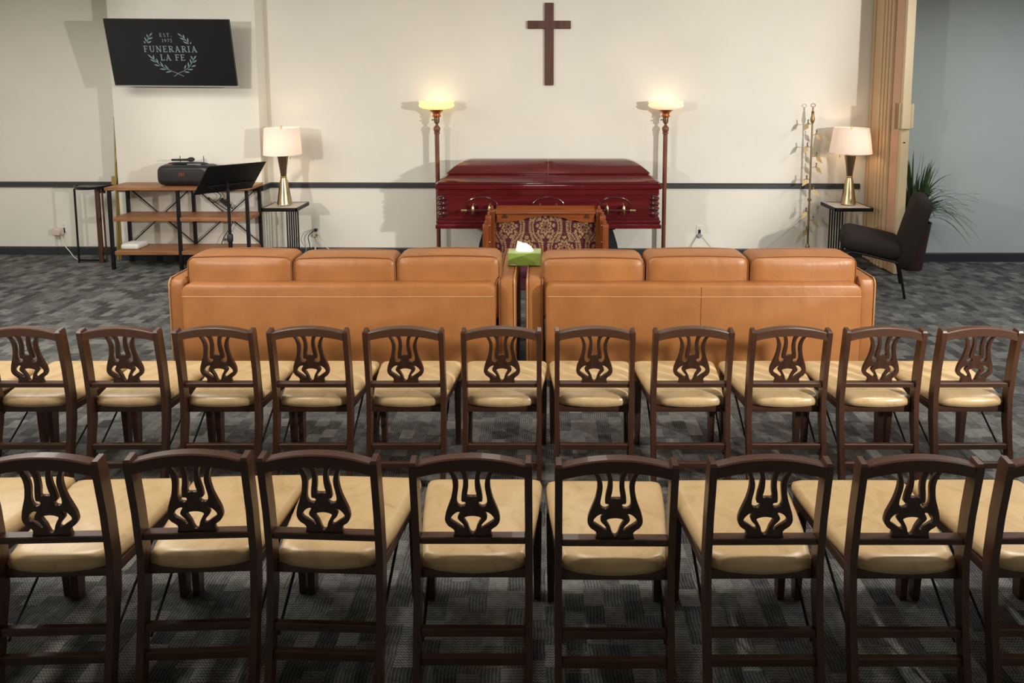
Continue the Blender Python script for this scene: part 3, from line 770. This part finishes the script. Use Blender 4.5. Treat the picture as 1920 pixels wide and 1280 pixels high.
# ================================================================== SHELF CONSOLE
t = thing('shelf_console', 'three-tier rustic wood and black metal console shelf under the television', 'shelf', (0, 0, 0))
for z0, z1, x0, x1, y0 in ((.895, .928, -4.825, -3.245, 6.715), (.545, .588, -4.775, -3.285, 6.745), (.165, .208, -4.775, -3.285, 6.745)):
    obj('shelf_board', b3(x0, x1, y0, 7.075, z0, z1, .003), M['shelf_wood'], t)
for y in (6.755, 7.055):
    for x in (-4.80, -4.045, -3.285):
        obj('leg', b3(x-.017, x+.017, y-.014, y+.014, 0, .895, .002), M['metal_black'], t)
for x in (-4.80, -4.045, -3.285):
    obj('side_rail', b3(x-.012, x+.012, 6.765, 7.045, .875, .895), M['metal_black'], t)
for xa, xb in ((-4.785, -4.06), (-4.03, -3.30)):
    for za, zb in ((.87, .22), (.22, .87)):
        obj('cross_brace', tube(B(), [(xa, 7.058, za), (xb, 7.058, zb)], .007, 6), M['metal_black'], t)

# speaker + microphone
t = thing('portable_speaker', 'black rounded portable speaker lying on the console top', 'speaker', (-3.99, 6.90, .928))
obj('body', rbox(B(), (0, 0, .118), (.62, .25, .232), .075, 10), M['plastic_black'], t, 60)
obj('grille', rbox(B(), (0, -.012, .115), (.54, .245, .19), .06, 10, (0, .004, 0)), M['grille'], t, 60)
obj('handle', tube(B(), cat([(-.22, -.01, .205), (-.20, -.01, .240), (0, -.01, .248), (.20, -.01, .240), (.22, -.01, .205)], 6), .014, 8), M['plastic_black'], t, 50)
obj('handle_accent', rbox(B(), (-.2, -.03, .232), (.085, .05, .016), .007, 3), M['orange'], t, 50)
obj('control_strip', box(B(), (.08, -.03, .2355), (.15, .03, .01), .003), M['silver'], t)
obj('side_light', tube(B(), [(-.287, -.085, .165), (-.275, -.09, .185)], .004, 5), M['silver'], t)
LB = B(); word('JBL', -.003, .118, .040, .082)
for v in LB.verts: v.co.y = -.1402
obj('brand_print', LB, M['orange'], t)
t = thing('microphone', 'black handheld microphone resting on top of the speaker', 'microphone', (-4.03, 6.88, 1.200))
t.rotation_euler = (0, 0, 0)
obj('body', tube(B(), [(-.135, 0, .012), (-.12, 0, .012), (.03, 0, .0135), (.055, 0, .016)], [.010, .0125, .0135, .017], 14), M['plastic_black'], t, 40)
obj('head', tube(B(), [(.052, 0, .016), (.065, 0, .017), (.085, 0, .0175), (.105, 0, .0175), (.12, 0, .0175)], [.018, .024, .026, .022, .008], 14), M['grille'], t, 60)
for k_, x_ in ((0, -.075), (1, .19)):
    obj('stub_aerial', tube(B(), [(x_, .06, -.02), (x_, .06, .05)], .0035, 6), M['metal_black'], t if k_ == 0 else t)

# router box
t = thing('white_router', 'small rounded white box lying on the lowest console shelf', 'router', (-4.65, 6.90, .208))
obj('body', rbox(B(), (0, 0, .032), (.20, .20, .062), .026, 8, (0, 0, .006)), M['white'], t, 60)
obj('lower_edge', box(B(), (0, 0, .004), (.15, .15, .008)), M['offwhite'], t)

# ================================================================== MUSIC STAND
t = thing('music_stand', 'black music stand with tilted desk in front of the console shelf', 'music stand', (-3.265, 6.32, 0))
yaw, tilt, roll, W_, H_ = 1.06, .66, -.052, .663, .381
u = Vector((math.cos(yaw), math.sin(yaw), 0)); n_ = Vector((math.sin(yaw), -math.cos(yaw), 0)); v_ = Vector((0, 0, 1))*math.cos(tilt)+n_*math.sin(tilt)
u2 = u*math.cos(roll)+v_*math.sin(roll); v2 = -u*math.sin(roll)+v_*math.cos(roll); nn = u2.cross(v2)
R3 = Matrix((u2, v2, nn)).transposed(); Cc = Vector((-3.253+3.265, 6.371-6.32, 1.091))
dk = obj('desk', box(B(), Cc, (W_, H_, .012), .003, R3), M['metal_black'], t)
obj('desk_lip', box(B(), Cc-v2*(H_/2-.012)-nn*.022, (W_-.02, .02, .045), .003, R3), M['metal_black'], dk)
obj('desk_rod', tube(B(), [Cc-v2*(H_*.21)-u2*.24+nn*.016, Cc-v2*(H_*.21)+u2*.30+nn*.016], .008, 8), M['metal_black'], dk)
bm = B()
for q in (-.18, 0, .12): 
    p = Cc-v2*(H_*.27)+u2*q+nn*.008; tube(bm, [p, p+nn*.012], .007, 8)
obj('screw', bm, M['chrome'], dk)
bm = B(); tube(bm, [(0, 0, .45), (0, 0, .985)], .015, 12); 
po = obj('pole', bm, M['metal_black'], t, 50)
obj('outer_tube', tube(B(), [(0, 0, .06), (0, 0, .50)], .021, 12), M['metal_black'], t, 50)
obj('tilt_bracket', tube(B(), [(0, 0, .97), Cc-v2*.06-u2*0.02], .014, 8), M['metal_black'], t)
bm = B(); tube(bm, [(-.02, -.005, .455), (-.06, -.008, .455)], [.008, .015], 8); obj('clamp_knob', bm, M['plastic_black'], t)
obj('clamp_collar', lathe(B(), [(.026, .43), (.028, .44), (.028, .50), (.022, .51)], 14), M['plastic_black'], t, 40)
for k_ in range(3):
    a = 2*PI*k_/3+.5; obj('foot', tube(B(), [(0, 0, .12), (.14*math.cos(a), .14*math.sin(a), .06), (.26*math.cos(a), .26*math.sin(a), .012)], .011, 6), M['metal_black'], t)

# ================================================================== HALF-ROUND STAND AT THE LEFT
t = thing('half_round_stand', 'slim black half-round stand left of the console shelf', 'stand', (-5.215, 7.03, 0))
pts = [(.20*math.cos(PI+PI*i/14), .10+.20*math.sin(PI+PI*i/14)) for i in range(15)]
obj('top', prism(B(), pts, .862, .885, 'xy'), M['metal_black'], t)
obj('top_rim', tube(B(), [(a, b, .89) for a, b in pts], .007, 6), M['metal_black'], t)
obj('leg', tube(B(), [(-.155, -.03, 0), (-.152, -.03, .865)], .0105, 6), M['metal_black'], t)
obj('wide_leg', box(B(), (.10, -.02, .432), (.045, .03, .864), .003), M['walnut'], t)
obj('leg', tube(B(), [(.135, .015, 0), (.13, .015, .865)], .0095, 6), M['walnut'], t)
obj('side_apron', b3(.085, .15, .03, .05, .80, .862, .002), M['walnut'], t)
obj('foot_rail', b3(-.155, .14, -.02, .0, .018, .04, .002), M['metal_black'], t)

# ================================================================== FOLDED BRASS EASEL
t = thing('folded_easel', 'folded dull brass easel leaning in the corner behind the console shelf', 'easel', (-4.985, 7.17, 0))
def bar(x0, x1, zt, w0, w1, y0, y1, th=.016):
    return loft(B(), [[(x0-w0/2, y0, 0), (x0+w0/2, y0, 0), (x0+w0/2, y0+th, 0), (x0-w0/2, y0+th, 0)], [(x1-w1/2, y1, zt), (x1+w1/2, y1, zt), (x1+w1/2, y1+th, zt), (x1-w1/2, y1+th, zt)]])
obj('front_leg', bar(.016, .008, 1.64, .078, .022, -.025, .03), M['old_gold'], t)
obj('front_leg', bar(-.03, -.010, 1.655, .024, .012, -.035, .025), M['old_gold'], t)
obj('rear_leg', bar(-.045, .012, 1.30, .022, .016, .012, .05), M['walnut'], t)
obj('support_ledge', box(B(), (-.012, -.04, .92), (.06, .02, .14), .004, ('Y', .12)), M['old_gold'], t)
obj('hinge_strap', box(B(), (.012, -.005, 1.24), (.016, .014, .20), .002, ('Y', .16)), M['brass'], t)
obj('top_cap', lathe(B(), [(.012, 1.65), (.014, 1.66), (.008, 1.675), (.002, 1.678)], 10, (-.008, .03, 0)), M['old_gold'], t)

# ================================================================== LAMP TABLES AND LAMPS
def lamp_table(label, x0, x1, xb):
    t = thing('lamp_table', label, 'side table', ((x0+x1)/2, 6.93, 0), 0, 'lamp tables with barred pedestals'); c = (x0+x1)/2
    obj('stone_top', b3(x0-c+.012, x1-c-.012, -.178, .162, .672, .691), M['stone'], t)
    bm = B()
    for a in (x0-c, x1-c-.012): b3(a, a+.012, -.19, .174, .660, .694, 0, bm)
    for a in (-.19, .162): b3(x0-c, x1-c, a, a+.012, .660, .694, 0, bm)
    b3(x0-c, x1-c, -.19, .174, .656, .664, 0, bm)
    obj('top_frame', bm, M['metal_black'], t)
    for i in range(6):
        y = -.165+i*.06; obj('bar', b3(xb-c-.006, xb-c+.006, y-.008, y+.008, .014, .658), M['metal_black'], t)
    obj('base_plate', b3(x0-c+.04, x1-c-.04, -.18, .165, 0, .016, .003), M['metal_black'], t)
lamp_table('left stone-topped black side table with barred pedestal, between console and casket', -3.125, -2.735, -2.855)
lamp_table('right stone-topped black side table with barred pedestal, beside the beige folding partition', 3.195, 3.615, 3.29)
def table_lamp(label, x, y, r0, r1, z0, z1, bo, bx):
    t = thing('table_lamp', label, 'table lamp', (x, y, .6945), 0, 'lit table lamps'); z0 -= .6945; z1 -= .6945
    obj('clear_foot', lathe(B(), [(.066, 0), (.066, .012)], 24), M['clear'], t)
    ft = obj('fluted_base', lathe(B(), [(.078, .0125), (.076, .018), (.058, .15), (.040, .27), (.031, .305), (.03, .31)], 32, flute=.045), M['brass'], t, 60)
    obj('waist_ring', lathe(B(), [(.031, .309), (.035, .313), (.035, .323), (.031, .327)], 24), M['brass'], t, 40)
    obj('upper_cone', lathe(B(), [(.030, .326), (.040, .42), (.060, .562), (.058, .565)], 24), M['bronze'], t, 40)
    obj('cap', lathe(B(), [(.022, .564), (.022, .582), (.008, .59), (.006, z1+.004), (.0095, z1+.006), (.0095, z1+.022), (.002, z1+.026)], 14), M['brass'], t, 40)
    ch = B(); cx_ = bx
    tube(ch, [(cx_, -.02, z0+.02), (cx_, -.02, z0-.03)], .0018, 5); lathe(ch, [(.003, -.024), (.005, -.018), (.005, 0), (.002, .002)], 8, (cx_, -.02, z0-.03))
    obj('pull_chain', ch, M['brass'], t)
    sh = obj('shade', lathe(B(), [(r0, z0), (r1, z1), (r1-.003, z1), (r0-.003, z0)], 48, cap=False), M['shade'], t, 40)
    bm = B()
    for k_ in range(3):
        a = 2*PI*k_/3; tube(bm, [(.006*math.cos(a), .006*math.sin(a), z1-.012), ((r1-.002)*math.cos(a), (r1-.002)*math.sin(a), z1-.008)], .0022, 5)
    obj('shade_spider', bm, M['brass'], sh)
    bl = obj('bulb', lathe(B(), [(.012, z0+.05), (.028, z0+.10), (.034, z0+.13), (.026, z0+.16), (.004, z0+.17)], 14, (bo[0], bo[1], 0)), M['lamp_bulb'], t, 60)
    obj('bulb_socket', tube(B(), [(0, 0, z0+.005), (bo[0]*.5, bo[1]*.5, z0+.02), (bo[0], bo[1], z0+.055)], .011, 8), M['brass'], t)
table_lamp('left lit table lamp with white drum shade beside the console shelf', -2.945, 6.93, .203, .186, 1.268, 1.567, (.005, -.02), .09)
table_lamp('right lit table lamp with tapered white shade beside the folding partition', 3.435, 6.945, .222, .183, 1.284, 1.565, (.07, -.05), -.13)

# ================================================================== BRASS LEAF-CLIP STAND
t = thing('flower_stand', 'thin brass flower stand with leaf-shaped clips, left of the right table lamp', 'flower stand', (3.06, 7.10, 0))
obj('base', lathe(B(), [(.11, 0), (.11, .008), (.05, .02), (.02, .045), (.018, .07), (.028, .10), (.030, .125), (.02, .15), (.026, .165), (.014, .20)], 20), M['brass_dull'], t, 40)
obj('pole', lathe(B(), [(.0115, .18), (.011, 1.0), (.010, 1.60), (.010, 1.79)], 12), M['brass_dull'], t, 40)
obj('joint', lathe(B(), [(.011, .70), (.022, .712), (.022, .728), (.011, .74)], 12), M['brass_dull'], t, 40)
obj('bulge', lathe(B(), [(.010, 1.60), (.022, 1.63), (.026, 1.655), (.018, 1.685), (.015, 1.73), (.019, 1.736), (.012, 1.745)], 14), M['brass_dull'], t, 40)
obj('top_ring', tube(B(), [(.026*math.cos(a), 0, 1.812+.017*math.sin(a)) for a in [2*PI*i/18 for i in range(18)]], .004, 6, closed=True), M['brass_dull'], t)
for dx, z in ((-.105, 1.574), (.055, 1.452), (-.10, 1.312), (.075, 1.201), (.075, 1.078), (-.09, .936), (.04, .819), (-.075, .557), (.055, .457), (-.055, .338)):
    s = 1 if dx > 0 else -1
    a = Vector((s*.012, 0, z+.02)); b = Vector((dx*.55, -.035, z+.03)); d = Vector((s*.62, -.25, -.74)).normalized(); sd = Vector((.74*s, .25, .62)).normalized()
    bm = B(); tube(bm, [(0, 0, z+.012), a, b], .0035, 5)
    tip = b+d*.105; mid = b+d*.045
    loft(bm, [[b+sd*.006, b-sd*.006, b-sd*.006+Vector((0,.006,.006)), b+sd*.006+Vector((0,.006,.006))], [mid+sd*.026, mid-sd*.026, mid-sd*.02+Vector((0,.012,.01)), mid+sd*.02+Vector((0,.012,.01))], [tip+sd*.002, tip-sd*.002, tip-sd*.002+Vector((0,.003,.003)), tip+sd*.002+Vector((0,.003,.003))]])
    tube(bm, [b, b+Vector((s*.01, 0, .028)), b+Vector((s*.004, -.004, .046))], [.008, .006, .009], 6)
    obj('leaf_clip', bm, M['brass_dull'], t)

# ================================================================== FOLDING PARTITION
t = thing('folding_partition', 'beige accordion folding partition stacked open against the right end of the cream wall', 'partition', (3.77, 0, 0))
zb, zt = .012, RH-.002
def pan(x0, x1, y0, y1, m, name='partition_panel'): return obj(name, b3(x0, x1, y0, y1, zb, zt, .003), m, t)
pan(-.012, .10, 7.17, 7.215, M['tan_panel']); pan(-.002, .10, 7.03, 7.166, M['tan_panel'])
for i in range(4):
    y1 = 7.022-i*.068; y0 = y1-.054
    P = [(.10, y0), (.0, y0), (-.020, y0+.006), (-.026, (y0+y1)/2), (-.020, y1-.006), (.0, y1), (.10, y1)]
    obj('partition_pleat', prism(B(), P, zb, zt, 'xy'), M['tan_panel'], t)
    pan(.045, .1, y0-.0135, y0-.0005, M['tan_edge'], 'pleat_gap')
pan(-.004, .10, 6.60, 6.747, M['pink_panel'])
pan(.0, .10, 6.594, 6.598, M['tan_edge'], 'pleat_gap')
pan(-.006, .082, 6.545, 6.592, M['beige'], 'end_post')
h_ = obj('handle_plate', b3(-.045, -.006, 6.535, 6.588, 1.585, 1.85, .004), M['beige'], t)
obj('handle_back', b3(-.062, -.044, 6.55, 6.588, 1.58, 1.855, .003), M['tan_edge'], h_)
obj('handle_grip', b3(-.03, .062, 6.50, 6.545, 1.585, 1.85, .004), M['beige'], h_)
obj('handle_flange', b3(.070, .105, 6.52, 6.575, 1.59, 1.85, .004), M['beige'], h_)
obj('latch', lathe(B(), [(.009, -.006), (.009, .006)], 10), M['metal_black'], t, 40, (.03, 6.543, 1.44))

# ================================================================== ARMLESS CHAIR
t = thing('armless_chair', 'charcoal upholstered armless lounge chair at the right, in front of the plant', 'chair', (3.375, 6.135, 0), -.44)
obj('seat', rbox(B(), (-.09, 0, .475), (.56, .54, .185), .085, 10, (0, 0, .012), Matrix.Rotation(math.radians(9), 3, 'Y')), M['charcoal_fabric'], t, 70)
obj('backrest', rbox(B(), (.265, 0, .625), (.15, .52, .73), .072, 10, (.012, 0, 0), Matrix.Rotation(math.radians(14), 3, 'Y')), M['charcoal_fabric'], t, 70)
for s in (-1, 1):
    y = s*.235
    obj('leg_frame', tube(B(), cat([(-.40, y*1.05, .0), (-.335, y, .31), (-.29, y, .385), (-.22, y, .398), (.06, y, .355), (.13, y, .338), (.16, y, .30), (.215, y*1.1, .0)], 6), [.012]*43, 8), M['metal_black'], t, 60)
obj('cross_tube', tube(B(), [(.13, -.235, .338), (.13, .235, .338)], .010, 8), M['metal_black'], t)

# ================================================================== PLANT
t = thing('potted_grass_plant', 'potted plant with long arching green blades behind the charcoal chair', 'plant', (4.085, 6.80, 0))
obj('pot', lathe(B(), [(.115, 0), (.12, .01), (.185, .52), (.19, .535), (.178, .535), (.17, .49)], 28, cap=False), M['pot'], t, 40)
bmp = lathe(B(), [(.115, 0), (.115, .002)], 28)
obj('pot_bottom', bmp, M['pot'], t)
obj('soil', lathe(B(), [(.168, .47), (.168, .485)], 24), M['soil'], t)
rg = random.Random(11)
for i in range(150):
    a = rg.uniform(0, 2*PI)
    if rg.random() < .45: a = rg.uniform(-1.3, .5)
    Lh = rg.uniform(.5, .92) if i < 95 else rg.uniform(.45, .75); out = rg.uniform(.04, .22) if i < 80 else rg.uniform(.28, .60)
    if math.sin(a) > 0: out = min(out, .15/max(.2, math.sin(a)))
    if math.cos(a) < -.2: out = min(out, .09)
    ux, uy = math.cos(a), math.sin(a); r0 = rg.uniform(.0, .1)
    droop = out*rg.uniform(.2, .9)
    pts = []
    for k_ in range(9):
        q = k_/8
        pts.append(Vector((ux*(r0+out*q**1.5), uy*(r0+out*q**1.5), .48+Lh*(q-.0)*(1-.25*q*out*2)-droop*q**3*1.1)))
    wd = rg.uniform(.008, .014); sd = Vector((-uy, ux, 0)); tw = rg.uniform(-.8, .8); sd = (sd*math.cos(tw)+Vector((ux, uy, 0))*math.sin(tw))
    bm = B(); L = []
    for k_, p in enumerate(pts):
        q = k_/8; ww = wd*(.75+.6*q)*(1-q**3)+.0006
        L.append([p-sd*ww, p+Vector((0, 0, .0012)), p+sd*ww, p-Vector((0, 0, .0012))])
    loft(bm, L); obj('leaf_blade', bm, M['leaf'], t, 60)

# ================================================================== OUTLETS, PLUGS AND CORDS
def outlet(label, x, z, y=None):
    t = thing('wall_outlet', label, 'outlet', (x, (y or wy(x)), z), 0, 'white wall outlets')
    obj('cover_plate', box(B(), (0, -.003, 0), (.076, .006, .122), .002), M['white'], t)
    for s in (-1, 1): obj('socket', box(B(), (0, -.0065, s*.025), (.034, .003, .030), .001), M['offwhite'], t)
    return t
t = outlet('white wall outlet near the left edge with a pinkish adapter', -5.79, .335)
t = thing('plug_adapter', 'pinkish plug-in adapter on the leftmost wall outlet', 'adapter', (-5.83, wy(-5.8)-.008, .30))
obj('body', box(B(), (0, -.035, -.01), (.10, .07, .085), .012), M['pink'], t, 40); obj('prong_face', box(B(), (.03, -.001, 0), (.05, .006, .06)), M['metal_black'], t)
outlet('white wall outlet beside the left lamp table with two plugs', -2.735, .285)
t = thing('outlet_plug', 'round black plug in the outlet beside the left lamp table', 'plug', (-2.735, wy(-2.7)-.008, .318)); obj('body', lathe(B(), [(.004, -.02), (.018, -.018), (.02, .012), (.01, .02)], 12), M['plastic_black'], t, 40); t.children[0].rotation_euler = (PI/2, 0, 0); t.children[0].location = (0, -.02, 0)
t = thing('outlet_plug', 'ivory plug below the black plug beside the left lamp table', 'plug', (-2.74, wy(-2.7)-.008, .262)); obj('body', box(B(), (0, -.02, 0), (.07, .04, .045), .006), M['offwhite'], t); obj('plug_end', box(B(), (.02, -.042, 0), (.03, .006, .02)), M['tan_edge'], t)
outlet('white wall outlet right of the casket with a gray diamond plug', 1.835, .325)
t = thing('outlet_plug', 'gray diamond-shaped plug in the outlet right of the casket', 'plug', (1.835, wy(1.8)-.008, .262)); o = obj('body', box(B(), (0, -.012, 0), (.05, .022, .05), .003), mat('gray_plastic', (.28, .27, .26), .5), t); o.rotation_euler = (0, PI/4, 0); obj('plug_neck', box(B(), (0, -.010, .045), (.022, .018, .05), .002), M['metal_black'], t)
def cord(name, label, pts, r, m): tag(obj(name, tube(B(), cat(pts, 6), r, 6), m, None, 60), label, 'cable')
Yb = 7.22
cord('electric_cable', 'white cord running from the far left adapter down to the carpet', [(-5.80, 7.31, .25), (-5.76, 7.30, .13), (-5.68, 7.27, .06), (-5.58, 7.2, .012), (-5.45, 7.1, .006)], .004, M['cord_white'])
cord('electric_cable', 'black looping cord hanging from the outlet beside the left lamp table', [(-2.76, 7.27, .31), (-2.815, 7.25, .25), (-2.80, 7.24, .15), (-2.79, 7.22, .06), (-2.84, 7.15, .01), (-2.97, 7.12, .008), (-3.03, 7.16, .03), (-2.93, 7.19, .05), (-2.85, 7.16, .02)], .0055, M['cord_black'])
cord('electric_cable', 'gray curved cord looping left from the outlet beside the left lamp table', [(-2.755, 7.27, .33), (-2.86, 7.26, .29), (-2.90, 7.25, .22), (-2.885, 7.25, .16), (-2.84, 7.24, .10), (-2.87, 7.2, .01)], .0042, mat('gray_cord', (.3, .29, .27), .5))
cord('electric_cable', 'white thick cord standing straight below the left lamp table outlet', [(-2.745, 7.27, .12), (-2.735, 7.24, .06), (-2.70, 7.10, .01), (-2.66, 6.95, .006)], .008, M['cord_white'])
cord('electric_cable', 'thin beige cord slanting right from the outlet beside the left lamp table', [(-2.71, 7.26, .25), (-2.66, 7.25, .16), (-2.55, 7.24, .085), (-2.42, 7.2, .02), (-2.25, 7.1, .006), (-1.7, 7.12, .006), (-1.395, 7.10, .006)], .004, M['offwhite'])
cord('electric_cable', 'thin gray cord slanting left below the gray diamond plug', [(1.80, 7.24, .25), (1.74, 7.23, .15), (1.69, 7.2, .05), (1.62, 7.12, .008), (1.535, 7.08, .006)], .0035, M['bronze'])
cord('electric_cable', 'thin white cord slanting right below the gray diamond plug', [(1.88, 7.24, .24), (1.96, 7.23, .15), (2.05, 7.21, .07), (2.18, 7.16, .01), (2.35, 7.08, .006)], .0035, M['cord_white'])
cord('electric_cable', 'white cord drooping from the right lamp table past the brass flower stand', [(3.33, 6.90, .700), (3.215, 7.03, .702), (3.185, 7.12, .69), (3.12, 7.17, .60), (3.0, 7.21, .46), (2.83, 7.22, .30), (2.65, 7.21, .16), (2.5, 7.18, .06), (2.38, 7.1, .008)], .004, M['cord_white'])
cord('electric_cable', 'black looped cord dangling behind the console shelf boards', [(-3.83, 7.03, .86), (-3.72, 7.04, .78), (-3.80, 7.03, .70), (-3.86, 7.03, .76), (-3.72, 7.03, .66), (-3.58, 7.02, .55), (-3.62, 7.035, .42), (-3.70, 7.03, .30), (-3.73, 7.02, .215)], .005, M['cord_black'])
t = thing('power_brick', 'black power brick hanging in the cords behind the console', 'adapter', (-3.66, 7.015, .70)); obj('body', box(B(), (0, 0, 0), (.14, .04, .045), .008, ('Y', math.radians(38))), M['plastic_black'], t); obj('strain_relief', tube(B(), [(.055, 0, -.045), (.08, 0, -.07)], .008, 6), M['plastic_black'], t)
